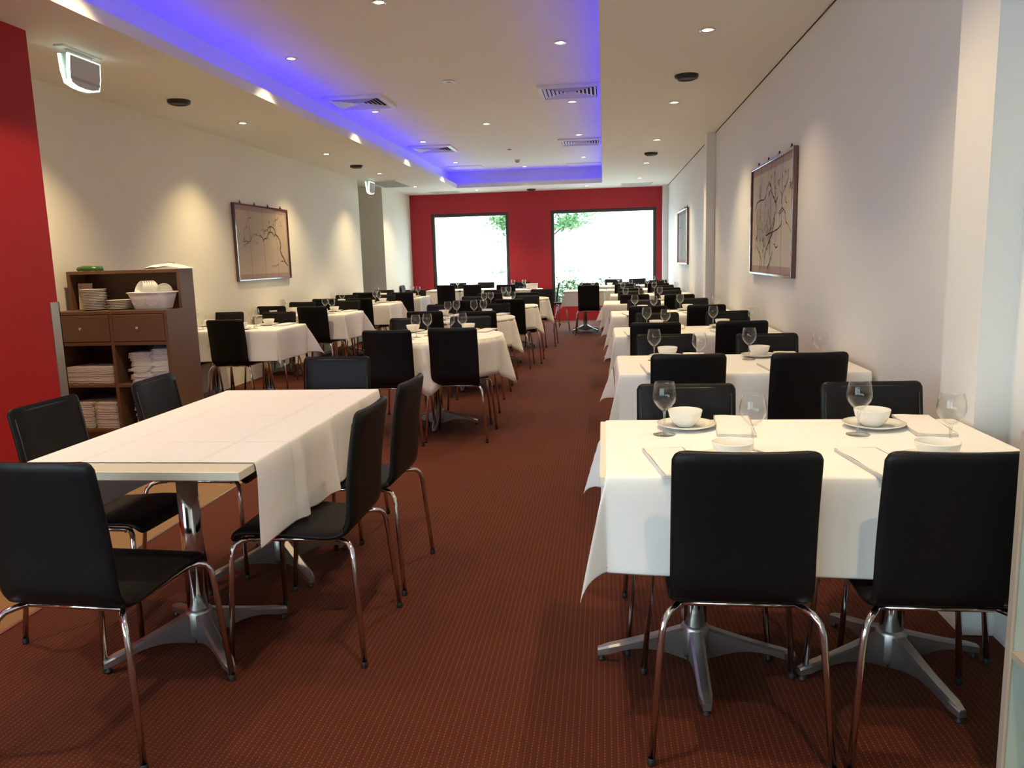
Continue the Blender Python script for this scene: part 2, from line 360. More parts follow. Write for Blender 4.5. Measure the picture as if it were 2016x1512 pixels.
# four-way air diffusers (built at origin facing down)
vt = thing('air_vent', 'x', 'air vent')
bb = MB()
for k in range(4):
    Mk = Matrix.Rotation(k*math.pi/2, 4, 'Z')
    bb.add([Mk @ Vector(v) for v in [(-.33, -.33, 0), (.33, -.33, 0), (.285, -.285, -.030), (-.285, -.285, -.030), (-.33, -.33, -.022), (.33, -.33, -.022), (.285, -.285, 0), (-.285, -.285, 0)]], [(4, 5, 2, 3), (0, 1, 5, 4), (2, 3, 7, 6)])
bb.build('frame', grille, vt)
MB().box(-.285, .285, -.285, .285, -.001, 0).build('duct', grille_d, vt)
slm = {}
for q in range(6):
    r0 = .275-q*.042
    s = MB().add([(-r0, -r0, -.024), (r0, -r0, -.024), (r0-.024, -(r0-.024), -.006), (-(r0-.024), -(r0-.024), -.006), (-r0, -r0, -.029), (r0, -r0, -.029)], [(0, 1, 2, 3), (0, 1, 5, 4), (4, 5, 2, 3)]).mesh('slat', grille)
    for k in range(4):
        o = link('slat', s, vt); o.rotation_euler.z = k*math.pi/2
MB().box(-.022, .022, -.022, .022, -.012, -.006).build('centre_plate', grille, vt)
for x, y, l in ((-2.66, 8.85, 'square louvred air vent in blue-lit left of ceiling, nearer'), (-2.66, 12.70, 'square louvred air vent in left of raised ceiling, farther'), (-.34, 8.85, 'square louvred air vent in right of raised ceiling, nearer'), (-.34, 12.65, 'square louvred air vent in right of raised ceiling, farther')):
    place(vt, USED, l, 'square louvred air vents', (x, y, HU-.001))
rg = thing('return_air_grille', 'x', 'air grille')
bb = MB()
for x0, x1, y0, y1 in ((-.32, -.29, -.3, .3), (.29, .32, -.3, .3), (-.29, .29, -.3, -.27), (-.29, .29, .27, .3)): bb.box(x0, x1, y0, y1, -.009, 0)
bb.build('frame', grille, rg); MB().box(-.29, .29, -.27, .27, -.002, -.001).build('backing', mat('grille_shade', (.3, .32, .31), .8), rg)
s = MB().box(-.29, .29, -.008, .008, -.008, -.003).mesh('slat', grille)
for k in range(14): link('slat', s, rg, (0, -.24+k*.037, 0))
for x, y, l in ((-3.32, 16.95, 'flat ceiling grille before the red wall at left'), (.68, 16.70, 'flat ceiling grille before the red wall at right')): place(rg, USED, l, 'ceiling return grilles', (x, y, HC-.001))
fp = thing('flat_ceiling_panel', 'x', 'ceiling panel')
MB().box(-.30, .30, -.25, .25, -.006, -.002).build('panel', ceil_m, fp)
bb = MB()
for x0, x1, y0, y1 in ((-.32, -.30, -.27, .27), (.30, .32, -.27, .27), (-.30, .30, -.27, -.25), (-.30, .30, .25, .27)): bb.box(x0, x1, y0, y1, -.012, 0)
bb.build('rim', grille, fp)
for x, y, l in ((-2.6, 15.45, 'flat square panel at far end of raised ceiling, left'), (-.36, 15.75, 'flat square panel at far end of raised ceiling, right')): place(fp, USED, l, 'flat ceiling panels', (x, y, HU-.001))
# hanging exit luminaires
def exit_sign(label):
    s = thing('exit_sign', label, 'exit sign')
    MB().box(-.035, .035, -.20, .20, -.012, 0).build('mounting_plate', white_p, s)
    for y in (-.13, .13):
        MB().tube([(0, y, -.012), (0, y, -.05)], .003, 6).build('hanger', chrome, s)
    def curve(d, L):      # rounded shield outline in y,z
        return [(-L, -.045), (L, -.045), (L+.004, -.15), (L-.012, -.225), (L*.5, -.243), (0, -.248), (-L*.5, -.243), (-L+.012, -.225), (-L-.004, -.15)]
    def slab(x0, x1, L, sc, m, n):
        pts = [(y*sc, -.145+(z+.145)*sc) for y, z in curve(0, L)]; k = len(pts)
        vs = [(x0+.022*(1-(-z)/.25)*(1 if x0 > 0 else -1), y, z) for y, z in pts]+[(x1+.022*(1-(-z)/.25)*(1 if x0 > 0 else -1), y, z) for y, z in pts]
        return MB().add(vs, [tuple(range(k))[::-1], tuple(range(k, 2*k))]+[(i, (i+1) % k, k+(i+1) % k, k+i) for i in range(k)]).build(n, m, s)
    slab(.006, .020, .165, 1.0, sign_m, 'diffuser'); slab(.020, .024, .165, .91, sign_g, 'face_panel')
    slab(-.006, -.020, .165, 1.0, sign_m, 'diffuser'); slab(-.020, -.024, .165, .91, sign_g, 'face_panel')
    MB().box(-.03, .03, -.150, .150, -.20, -.04).build('body', sign_t, s)
    return s
s = exit_sign('glowing hanging exit sign by the red wall'); s.location = (-3.43, 5.13, HC)
s2 = exit_sign('glowing hanging exit sign near the far left opening'); s2.location = (-4.03, 13.75, HC)

# ---------------------------------------------------------------- pictures on the walls
INK_L= [[(1.501,0.162,3),(1.421,0.201,9),(1.358,0.268,8),(1.285,0.326,7),(1.263,0.375,8),(1.291,0.417,7),(1.264,0.499,7),(1.22,0.538,6),(1.145,0.569,7),(1.135,0.625,6),(1.07,0.655,6),(1.002,0.661,5),(0.93,0.638,4),(0.903,0.594,3)],[(1.145,0.569,4),(1.087,0.531,3)],[(1.093,0.56,5),(1.039,0.59,6),(0.95,0.588,6),(0.905,0.555,5),(0.868,0.506,6),(0.811,0.509,5),(0.778,0.485,5),(0.738,0.519,5),(0.695,0.541,4),(0.641,0.544,2)],[(1.012,0.661,5),(0.981,0.596,5),(0.953,0.548,2)],[(1.116,0.633,3),(1.106,0.689,2),(1.145,0.738,2),(1.262,0.768,3),(1.276,0.785,2)],[(0.896,0.61,3),(0.828,0.6,3),(0.792,0.559,2)],[(0.828,0.6,2),(0.783,0.614,2),(0.708,0.611,2)],[(0.603,0.539,3),(0.551,0.549,3),(0.481,0.555,2),(0.448,0.52,2),(0.396,0.474,3),(0.34,0.454,4),(0.291,0.468,3),(0.239,0.459,4),(0.208,0.474,3),(0.254,0.497,3),(0.243,0.53,2),(0.243,0.574,2),(0.276,0.616,2),(0.322,0.636,2),(0.34,0.689,2),(0.383,0.735,2),(0.463,0.746,2)],[(0.34,0.454,3),(0.251,0.43,2),(0.213,0.411,2)],[(0.396,0.474,1),(0.415,0.579,1),(0.376,0.653,1)],[(0.989,0.692,3),(0.962,0.707,3)],[(1.411,0.205,3),(1.33,0.227,3),(1.255,0.223,2)],[(1.187,0.186,3),(1.09,0.163,3),(1.032,0.176,2),(0.949,0.157,2)],[(1.481,0.234,4),(1.497,0.259,2)],[(0.622,0.439,2),(0.57,0.458,2),(0.533,0.45,1)],[(1.319,0.738,2),(1.344,0.706,2),(1.296,0.671,2)],[(1.394,0.691,2),(1.359,0.674,2)],[(1.356,0.83,2),(1.311,0.811,1)],[(1.441,0.66,2),(1.406,0.642,1)],[(1.173,0.391,5),(1.168,0.384,5)]]
INK_R= [[(0.464,0.052,4),(0.49,0.116,4),(0.388,0.188,4),(0.286,0.235,3)],[(0.588,0.054,5),(0.602,0.134,5),(0.681,0.222,5),(0.801,0.288,6),(0.898,0.345,6),(0.933,0.394,5),(0.967,0.442,5),(0.926,0.452,3)],[(0.708,0.056,5),(0.821,0.114,4),(0.916,0.194,4)],[(0.898,0.345,4),(1.074,0.36,5),(1.184,0.384,4),(1.235,0.422,2)],[(0.898,0.345,4),(0.754,0.336,5),(0.647,0.326,4),(0.706,0.376,2)],[(0.992,0.567,6),(1.065,0.607,4)],[(0.992,0.567,6),(0.907,0.618,6),(0.842,0.656,5),(0.795,0.71,5),(0.728,0.749,5),(0.649,0.696,4),(0.623,0.656,4),(0.525,0.619,4),(0.354,0.622,5),(0.365,0.693,2),(0.356,0.774,2)],[(0.354,0.622,3),(0.244,0.611,4),(0.137,0.544,3)],[(0.992,0.567,4),(0.963,0.646,3),(0.953,0.737,3),(0.949,0.842,2)],[(0.741,0.638,4),(0.778,0.678,3),(0.72,0.631,4)],[(1.012,0.562,4),(1.028,0.496,3),(0.926,0.452,2)],[(1.195,0.542,4),(1.204,0.597,4),(1.263,0.639,3),(1.363,0.684,4),(1.41,0.717,3),(1.393,0.779,3)],[(1.202,0.612,4),(1.154,0.648,2)],[(1.234,0.734,3),(1.194,0.769,2)],[(1.112,0.683,3),(1.052,0.72,2),(1.126,0.729,2)],[(1.453,0.639,3),(1.493,0.665,3),(1.478,0.703,2)],[(1.493,0.665,3),(1.538,0.672,2)],[(1.344,0.548,5),(1.329,0.587,4)],[(1.135,0.49,4),(1.242,0.516,4),(1.317,0.48,4),(1.361,0.409,3),(1.451,0.375,2),(1.541,0.319,4),(1.553,0.296,3)],[(1.262,0.499,4),(1.174,0.472,3),(1.116,0.487,3)],[(0.949,0.252,3),(1.052,0.222,4),(1.108,0.234,3)],[(0.784,0.255,3),(0.8,0.297,3)],[(0.209,0.254,3),(0.175,0.198,3)],[(0.274,0.336,5),(0.229,0.3,4)],[(0.514,0.312,4),(0.566,0.249,3),(0.528,0.187,3)],[(1.317,0.78,3),(1.284,0.768,2)],[(1.52,0.633,3),(1.537,0.621,2)]]

def make_picture(label, xw, y0, sd, z0, Wd, Ht, face, silk, ink, seams, washes=(), twigs=1):
    p = thing('framed_painting', label, 'painting', (xw, y0, z0)); X = lambda d: face*d
    def bx(n, m, d0, d1, s0, s1, a, b2, bev=0):
        xs = sorted((X(d0), X(d1))); ys = sorted((sd*s0, sd*s1)); o = MB().box(xs[0], xs[1], ys[0], ys[1], a, b2).build(n, m, p)
        if bev: bevel(o, bev)
        return o
    t = .022
    for args in ((0, t, 0, Ht), (Wd-t, Wd, 0, Ht), (t, Wd-t, 0, t), (t, Wd-t, Ht-t, Ht)):
        bx('frame_rail', frame_m if args[2] or args[3] == Ht and args[1]-args[0] < .03 else frame_m, .004, .038, args[0], args[1], args[2], args[3], .004)
    bx('border', border_m, .004, .020, t, Wd-t, t, Ht-t); bx('silk', silk, .019, .022, t+.035, Wd-t-.035, t+.055, Ht-t-.055)
    sb = MB()
    for k in range(1, seams): 
        q = Wd*k/seams; ys = sorted((sd*(q-.0015), sd*(q+.0015))); xs = sorted((X(.0215), X(.0228))); sb.box(xs[0], xs[1], ys[0], ys[1], t, Ht-t)
    sb.build('seam', ink_s, p)
    for k in range(4):
        q = Wd*(k+.5)/4+.02; MB().box(*sorted((X(.0), X(.02))), *sorted((sd*(q-.014), sd*(q+.014))), Ht-.004, Ht+.014).tube([(X(.01), sd*q, Ht+.012), (X(.01), sd*q, Ht+.034)], .006, 6).build('hanger', black_p, p)
    rt = random.Random(int(y0*100)); ink = list(ink)
    for line in list(ink):
        if max(q[2] for q in line) < 3 or twigs == 0: continue
        for i in range(len(line)-1):
            for _ in range(twigs):
                if rt.random() < .45: continue
                f = rt.random(); a0 = line[i][0]*(1-f)+line[i+1][0]*f; c0 = line[i][1]*(1-f)+line[i+1][1]*f; th = rt.uniform(0, 6.28); l = rt.uniform(.02, .06)
                if not (.06 < a0 < Wd-.06 and .07 < c0 < Ht-.07): continue
                th2 = th+rt.uniform(-.8, .8); ink.append([(a0, c0, 2.4), (a0+l*.6*math.cos(th), c0+l*.6*math.sin(th), 2), (min(max(a0+l*.6*math.cos(th)+l*.5*math.cos(th2), .06), Wd-.06), min(max(c0+l*.6*math.sin(th)+l*.5*math.sin(th2), .07), Ht-.07), 1)])
    ib = MB()
    for line in ink:
        pts = [Vector((X(.0235), sd*a, c)) for a, c, _ in line]
        # add a midpoint wobble so strokes look brushed
        Q = []; 
        for i in range(len(pts)-1):
            Q.append((pts[i], line[i][2])); 
            for f in (.33, .66): Q.append((pts[i].lerp(pts[i+1], f)+Vector((0, random.uniform(-.004, .004), random.uniform(-.004, .004))), line[i][2]*(1-f)+line[i+1][2]*f))
        Q.append((pts[-1], line[-1][2])); n = len(Q); vs = []
        for i, (q, w_) in enumerate(Q):
            a = Q[max(i-1, 0)][0]; b3 = Q[min(i+1, n-1)][0]; tt = (b3-a); tt.normalize(); nn = Vector((0, -tt.z, tt.y)); hw = .0013*w_*random.uniform(.8, 1.15)
            vs += [q+nn*hw, q-nn*hw]
        ib.add(vs, [(2*i, 2*i+1, 2*i+3, 2*i+2) for i in range(n-1)])
    o = ib.build('ink_drawing', ink_m, p); o['label'] = 'dark brushed branches'
    if washes:
        wb = MB()
        for (a, c, sa, sc_, n) in washes:
            for _ in range(n):
                q = Vector((X(.0229), sd*random.gauss(a, sa), random.gauss(c, sc_))); th = random.uniform(1.1, 2.0); l = random.uniform(.012, .035); hw = random.uniform(.002, .004)
                d = Vector((0, math.cos(th), math.sin(th))); nn = Vector((0, -d.z, d.y)); wb.add([q-d*l+nn*hw*.2, q+nn*hw, q+d*l, q-nn*hw], [(0, 1, 2, 3)])
        wb.build('ink_leaves', ink_s, p)
    return p
make_picture('framed painting of a bare branch on the left wall', XL, 8.78, 1, 1.185, 1.565, .90, 1, paper, INK_L, 4)
make_picture('large framed painting of plum trees on the right wall, nearer one', XR, 7.44, -1, 1.165, 1.61, .915, -1, paper_w, INK_R, 4, [(.25, .42, .10, .12, 150), (.55, .36, .14, .10, 170), (.75, .40, .07, .12, 90), (.95, .78, .2, .06, 50)], twigs=3)
make_picture('framed painting on right wall near the windows, farther one', XR, 14.60, -1, 1.19, 1.63, .90, -1, mat('painting_silk_grey', (.42, .45, .46), .7), [[(a*.97, c*.95+.02, w_) for a, c, w_ in L] for L in INK_R if len(L) > 4], 4, [(.8, .3, .3, .12, 60)])

# ---------------------------------------------------------------- chair
def shell(stations, W, t, cornerA=0, cornerB=0, cup=None):
    """stations: list of (y,z) centre points; W width; rounded corners at the two ends; closed padded slab"""
    P = [Vector((0, y, z)) for y, z in stations]; n = len(P); cum = [0]
    for i in range(1, n): cum.append(cum[-1]+(P[i]-P[i-1]).length)
    L = cum[-1]; rings = []
    cols = [-1, -.93, -.6, -.2, .2, .6, .93, 1]
    for i in range(n):
        a = P[max(i-1, 0)]; b2 = P[min(i+1, n-1)]; tg = (b2-a).normalized(); nr = Vector((0, -tg.z, tg.y))
        hw = W/2
        for cor, d in ((cornerA, cum[i]), (cornerB, L-cum[i])):
            if cor and d < cor: hw = min(hw, W/2-cor+math.sqrt(max(cor*cor-(cor-d)**2, 0)))
        e = 1.0
        dd = min(cum[i] if cornerA else 9, L-cum[i] if cornerB else 9)
        if dd < t*.5: e = .55+.45*dd/(t*.5)
        ring = []
        for side in (1, -1):
            for c in (cols if side == 1 else cols[::-1]):
                x = c*hw; th = t/2*e*(1.0 if abs(c) < .99 else .45)
                cu_ = (cup(cum[i]/L)*(abs(c)**2) if cup else 0)
                ring.append(P[i]+nr*(side*th)+Vector((x, 0, 0))+nr*cu_)
            ring.append(P[i]+Vector(((1 if side == 1 else -1)*(hw+t*.12), 0, 0))+nr*(cup(cum[i]/L) if cup else 0))
        rings.append(ring)
    m = len(rings[0]); mb = MB(); vs = [v for r in rings for v in r]
    fs = [(i*m+k, i*m+(k+1) % m, (i+1)*m+(k+1) % m, (i+1)*m+k) for i in range(n-1) for k in range(m)]
    for i in (0, n-1):   # cap: strips between the two skins
        o_ = i*m; q = m//2
        for k in range(q-2): fs.append((o_+k, o_+k+1, o_+2*q-3-k, o_+2*q-2-k))
        fs.append((o_+q-2, o_+q-1, o_+q)); fs.append((o_+m-2, o_+m-1, o_))
    mb.add(vs, fs, True); return mb
def spline(pts, k=4):
    out = []; P = [Vector(p) for p in pts]
    for i in range(len(P)-1):
        p0 = P[max(i-1, 0)]; p1 = P[i]; p2 = P[i+1]; p3 = P[min(i+2, len(P)-1)]
        for j in range(k):
            t = j/k; out.append(.5*((2*p1)+(-p0+p2)*t+(2*p0-5*p1+4*p2-p3)*t*t+(-p0+3*p1-3*p2+p3)*t**3))
    out.append(P[-1]); return out
prof_seat = [(.222, .412), (.212, .434), (.185, .449), (.10, .450), (.0, .443), (-.10, .437), (-.155, .441), (-.187, .458)]
prof_back = [(-.187, .458), (-.203, .485), (-.211, .53), (-.217, .60), (-.228, .68), (-.242, .76), (-.256, .83), (-.264, .868)]
def ends(pts):      # extra stations close to the free end for round corners
    a = pts[-2]; b2 = pts[-1]; out = pts[:-1]
    for f in (.3, .55, .72, .84, .92, .97, 1.0): out.append(a.lerp(b2, f))
    return out
sp_s = ends(spline([(y, z) for y, z in prof_seat], 3)[::-1])[::-1]
sp_b = ends(spline([(y, z) for y, z in prof_back], 3))
def make_chair():
    c = thing('dining_chair', 'x', 'chair')
    seat = shell([(p.x, p.y) for p in sp_s], .365, .024, cornerA=.035).build('seat', leather, c)
    bk = shell([(p.x, p.y) for p in sp_b], .365, .024, cornerB=.026, cup=lambda s: -.012*s).build('backrest', leather, c)
    # piping that runs round the front face of the backrest
    loop = []; hw = .168
    bp = [p for p in sp_b]; 
    for p in bp[::3]: loop.append(((-hw), p.x+.0135+.010*((p.y-.46)/.41), p.y))
    loop = [q for q in loop if q[2] < .84]
    top = [(-hw, -.243, .838), (-hw+.006, -.245, .848), (-hw+.018, -.246, .853), (0, -.249, .853), (hw-.018, -.246, .853), (hw-.006, -.245, .848), (hw, -.243, .838)]
    loop = loop+top+[(-x, y, z) for x, y, z in loop[::-1]]
    MB().tube(loop, .0028, 5).build('piping', piping_m, bk)
    fr = MB()
    for s in (-1, 1): fr.tube([(s*.150, -.155, .424), (s*.157, 0, .424), (s*.160, .165, .424)], .0085, 8)
    fr.tube([(-.155, -.150, .421), (.155, -.150, .421)], .0075, 8); fr.tube([(-.16, .150, .419), (.16, .150, .419)], .0075, 8)
    fr.build('seat_frame', chrome, c)
    for s in (-1, 1):
        for f in (-1, 1):
            if f < 0: pts = [(.150, -.150, .424), (.166, -.178, .424), (.184, -.202, .419), (.198, -.216, .402), (.205, -.222, .375), (.210, -.226, .33), (.235, -.250, .012)]
            else: pts = [(.160, .160, .424), (.176, .184, .423), (.192, .199, .415), (.203, .206, .396), (.208, .209, .365), (.235, .225, .012)]
            l = MB().tube([(s*x, y, z) for x, y, z in pts], .0095, 10).build('leg', chrome, c)
            x, y, z = pts[-1]; MB().lathe([(.0001, 0), (.010, 0), (.0115, .004), (.0115, .018), (.0095, .022)], 10, (s*x, y, 0)).build('foot_cap', rubber, l)
    return c
chair_p = make_chair()
def chair(label, group, x, y, rz, jit=2.0):
    return place(chair_p, USED, label, group, (x, y, 0), rz+R(random.uniform(-jit, jit)))
def chairN(label, group, x, ytop, **k): return chair(label, group, x, ytop+.262, 0, **k)
def chairS(label, group, x, ytop, **k): return chair(label, group, x, ytop-.262, math.pi, **k)

# ---------------------------------------------------------------- tables
def arm_mesh(L=.325):
    mb = MB(); n = 9; vs = []
    for i in range(n):
        t = i/(n-1); r = .028+t*(L-.028); zt = .050+.085*(1-t)**1.2 if t < .96 else .044
        zb = .020+.034*math.sin(math.pi*min(t*1.05, 1)); hw = .024-.005*t
        if t > .97: hw = .012
        for (w_, z) in ((-hw, zb), (-hw, zt-.006), (-hw*.6, zt), (hw*.6, zt), (hw, zt-.006), (hw, zb)): vs.append((r, w_, z))
    fs = [(i*6+k, i*6+(k+1) % 6, (i+1)*6+(k+1) % 6, (i+1)*6+k) for i in range(n-1) for k in range(6)]+[tuple(range(6)), tuple((n-1)*6+k for k in range(6))[::-1]]
    mb.add(vs, fs); return mb
def make_table(W, D, topm, round_=False, name='dining_table'):
    t = thing(name, 'x', 'table')
    if round_:
        o = MB().lathe([(.0001, .725), (W, .725), (W, .750), (.0001, .750)], 40).build('tabletop', topm, t)
    else:
        o = MB().box(-W/2, W/2, -D/2, D/2, .722, .750).build('tabletop', topm, t); bevel(o, .002, 1)
    MB().tube([(0, 0, .09), (0, 0, .70)], .037, 18).build('column', chrome, t)
    MB().lathe([(.0001, .722), (.11, .722), (.11, .712), (.045, .695), (.0001, .695)], 20).build('top_plate', castalu, t)
    MB().lathe([(.0001, .03), (.042, .03), (.047, .045), (.047, .130), (.040, .142), (.0001, .142)], 20).build('hub', castalu, t)
    am = arm_mesh().mesh('foot', castalu); gl = MB().lathe([(.0001, 0), (.012, 0), (.014, .006), (.006, .012), (.006, .036)], 10, (.312, 0, 0)).mesh('glide', rubber)
    for k in range(4):
        a = link('foot', am, t); a.rotation_euler.z = k*math.pi/2; g = link('glide', gl, a)
    return t
def rot_base(t, ang):       # turn the four feet of one table
    for k, f in enumerate([o for o in KIDS.get(t.name, []) or [c for c in bpy.data.objects if c.parent == t] if o.name.startswith('foot')]): f.rotation_euler.z = k*math.pi/2+ang
def rect_cloth(label, x0, x1, y0, y1, ov, zt=.7528, m=None, name='tablecloth', wave=.008, flare=.30, seed=0, group=None, folds=(), fq=(1, 1, 1, 1)):
    """ov = overhang (left, right, near, far)"""
    rnd = random.Random(seed); ph = [rnd.uniform(0, 6.28) for _ in range(6)]
    hw, hd = (x1-x0)/2, (y1-y0)/2; cx, cy = (x0+x1)/2, (y0+y1)/2
    def axis(h, a, b2):
        n = 12 if not folds else 56; s = [-h-a*(1-k/7) for k in range(7)] if a > 0 else []
        s += [-h, -h+.006]+[-h+2*h*k/n for k in range(1, n)]+[h-.006, h]
        if b2 > 0: s += [h+b2*(k+1)/7 for k in range(7)]
        return s
    us = axis(hw, ov[0], ov[1]); vs_ = axis(hd, ov[2], ov[3]); P = []
    fl = [rnd.uniform(.85, 1.15)*m_ for m_ in fq]; sk = [rnd.uniform(-.2, .2)-.15 for _ in range(4)]
    for u in us:
        row = []
        for v in vs_:
            dx = max(abs(u)-hw, 0); dy = max(abs(v)-hd, 0); sx = 1 if u > 0 else -1; sy = 1 if v > 0 else -1
            bx_, by_ = max(-hw, min(hw, u)), max(-hd, min(hd, v)); r = math.hypot(dx, dy)
            if r == 0: row.append((cx+u, cy+v, zt)); continue
            th = math.atan2(dy, dx); s2 = math.sin(2*th); q = (1 if sx > 0 else 0)+(2 if sy > 0 else 0)
            r *= 1-.07*s2; out = r*flare*fl[q]*s2**1.5; drop = math.sqrt(max(r*r-out*out, 0))
            a = math.pi/4+sk[q]*.8
            ox = sx*(out*math.cos(a)); oy = sy*(out*math.sin(a))
            edge = .006*(1-math.exp(-r/.01))
            if dy == 0:      # hanging on a side: gentle waves, strongest toward the corners
                cz = max(0, 1-(hd-abs(v))/.30); wv = wave*math.sin(v*9+ph[0])*r/.3-.018*cz*cz*r/.3
                ox += sx*(edge+wv+.02*r)
                if sx > 0: ox += sum(.030*math.exp(-((v+cy-f)/.028)**2)-.022*math.exp(-((v+cy-f-.07)/.03)**2) for f in folds)*(r/.28)**.8
            elif dx == 0:
                cz = max(0, 1-(hw-abs(u))/.30); wv = wave*math.sin(u*8+ph[1])*r/.3-.018*cz*cz*r/.3
                oy += sy*(edge+wv+.02*r)
            else:
                k = 1-s2; ox += sx*(edge-.018*k*r/.3); oy += sy*(edge-.018*k*r/.3)
            row.append((cx+bx_+ox, cy+by_+oy, zt-drop+.002*(r < .02)))
        P.append(row)
    mb = MB(); mb.grid(P); o = mb.build(name, m or cloth)
    md = o.modifiers.new('thickness', 'SOLIDIFY'); md.thickness = .0022; md.offset = 1
    sb = o.modifiers.new('smooth', 'SUBSURF'); sb.levels = 1; sb.render_levels = 1
    # origin on the table centre so object coordinates stay local
    for vv in o.data.vertices: vv.co.x -= cx; vv.co.y -= cy; vv.co.z -= zt
    o.location = (cx, cy, zt)
    return tag(o, label, 'tablecloth', group)
def round_cloth(label, cx, cy, r, seed, tips=(-math.pi/2+.1, .0, math.pi/2, math.pi), group=None, zt=.7528):
    rnd = random.Random(seed); n = 96; P = []
    rs = [0, .3, .6, .9, .985, 1.0]
    for i in range(n+1):
        a = 2*math.pi*(i % n)/n; tip = 0
        for t_ in tips:
            d = abs((a-t_+math.pi) % (2*math.pi)-math.pi); tip = max(tip, max(0, 1-d/.36))
        tip = tip**1.6; hem = .29+.12*tip; row = [(r*q*math.cos(a), r*q*math.sin(a), 0) for q in rs]
        for k in range(1, 8):
            t = k/7; out = (.008+.02*t)+t*(.075*tip**1.6-.05*math.exp(-((tip-.25)/.22)**2)*(tip > 0)+.010*math.sin(a*7+seed))
            row.append(((r+out)*math.cos(a), (r+out)*math.sin(a), -hem*t))
        P.append(row)
    o = MB().grid(P).build('tablecloth', cloth, None, (cx, cy, zt))
    md = o.modifiers.new('thickness', 'SOLIDIFY'); md.thickness = .0022; md.offset = 1
    return tag(o, label, 'tablecloth', group)

# tableware prototypes
wg = thing('wine_glass', 'x', 'wine glass')
MB().lathe([(.0001, .0795), (.010, .084), (.024, .097), (.036, .113), (.0405, .127), (.0405, .140), (.037, .160), (.0325, .180), (.0315, .1805), (.0308, .180), (.0355, .160), (.0388, .140), (.0388, .128), (.0345, .115), (.0225, .100), (.009, .0875), (.0001, .086)], 24).build('bowl', glass, wg)
MB().lathe([(.0062, .0795), (.0042, .070), (.0038, .040), (.0048, .012), (.009, .006)], 12).build('stem', glass_t, wg)
MB().lathe([(.0001, .007), (.009, .006), (.024, .0032), (.037, .0022), (.038, .001), (.037, 0), (.0001, 0)], 24).build('foot', glass_t, wg)
pl = tag(MB().lathe([(.0001, 0), (.055, 0), (.060, .002), (.085, .010), (.101, .016), (.102, .018), (.099, .0185), (.080, .0125), (.058, .006), (.0001, .006)], 32).build('side_plate', china), 'x', 'plate')
bo = tag(MB().lathe([(.0001, .002), (.026, .002), (.027, 0), (.030, 0), (.031, .004), (.045, .016), (.055, .036), (.0595, .056), (.0585, .058), (.0570, .056), (.0525, .037), (.043, .019), (.028, .008), (.0001, .007)], 32).build('rice_bowl', china), 'x', 'bowl')
def napkin_mesh():
    mb = MB(); W, L = .062, .155
    for k, (e, z0) in enumerate(((0, .0), (.004, .0036), (.001, .0072))):
        P = []
        for i in range(9):
            y = -L+e+(2*L-e*2)*i/8; row = []
            for j in range(7):
                x = -W+2*W*j/6; z = z0+.0032+.0012*math.sin(i*1.3+j+k)
                row.append((x*(1-.02*k), y, z))
            P.append(row)
        mb.grid(P)
        # rounded fold on the long side that faces the room, open edge on the other
        Q = [[(-W+2*W*j/6, -L-(.0025*math.sin(math.pi*t)), z0+.0032*t) for j in range(7)] for t in (0, .25, .5, .75, 1)]
        mb.grid(Q); mb.grid([[(-W-.002*math.sin(math.pi*t), -L+2*L*i/8, z0+.0032*t) for i in range(9)] for t in (0, .5, 1)])
        mb.grid([[(W+.002*math.sin(math.pi*t), -L+2*L*i/8, z0+.0032*t) for i in range(9)] for t in (0, .5, 1)]); mb.grid([[(-W+2*W*j/6, L, z0+.0032*t) for j in range(7)] for t in (0, 1)])
    return mb
nk = tag(napkin_mesh().build('napkin', linen), 'x', 'napkin')
ZT = .7555
def setting(where, x, y0, side, row, level=3, gl=None, lift=0):
    """one place laid at the table edge y0; side 'near' faces away from the camera"""
    s = 1 if side == 'near' else -1; j = lambda a: random.uniform(-a, a)
    px, py = x+.012*s, y0+s*.145
    if level >= 2:
        place(pl, USED, 'white side plate at %s' % where, 'side plates on the '+row, (px, py, ZT), j(3))
        place(bo, USED, 'white china bowl on plate at %s' % where, 'rice bowls on the '+row, (px+j(.008), py+j(.006), ZT+.0065), j(3))
    g = gl or (px+s*.082, py+s*.115)
    place(wg, USED, 'stemmed wine glass at %s' % where, 'wine glasses on the '+row, (g[0]+j(.006), g[1]+j(.006), ZT+.0005), j(3))
    if level >= 3:
        place(nk, USED, 'folded white napkin at %s' % where, 'napkins on the '+row, (px-s*.165, py-s*.01, ZT), R(6*s)+R(j(4)))

# ---- right wall row
tab_r = make_table(.62, .75, lam_cream); tab_w = make_table(.765, .74, lam_cream); tab_o = make_table(.56, 0, lam_cream, True); tab_l = make_table(.56, .75, lam_cream)
RR = [  # cy, x0, x1, N backs, S backs (a, b)
 (2.53, .0, 1.23, (1.955, 1.955), (3.045, 3.055), .352, .862),
 (4.46, .075, 1.325, (3.95, 3.945), (4.99, 4.93), .42, .985),
 (6.42, .08, 1.33, (5.86, 5.86), (6.88, 6.93), .38, 1.0),
 (8.48, .075, 1.325, (7.80, 7.80), (8.92, 9.05), .42, .99),
 (10.50, .0, 1.25, (10.15, 9.95), (11.25, 11.25), .38, .93),
 (12.55, .10, 1.34, (12.1, 12.0), (13.1, 13.15), .40, .95),
 (14.55, .05, 1.30, (14.1, 14.05), (15.1, 15.2), .38, .95)]
sx_far = {0: (.305, .995), 1: (.385, .975), 2: (.455, 1.045), 3: (.435, .97), 4: (.385, .89), 5: (.40, .95), 6: (.40, .95)}
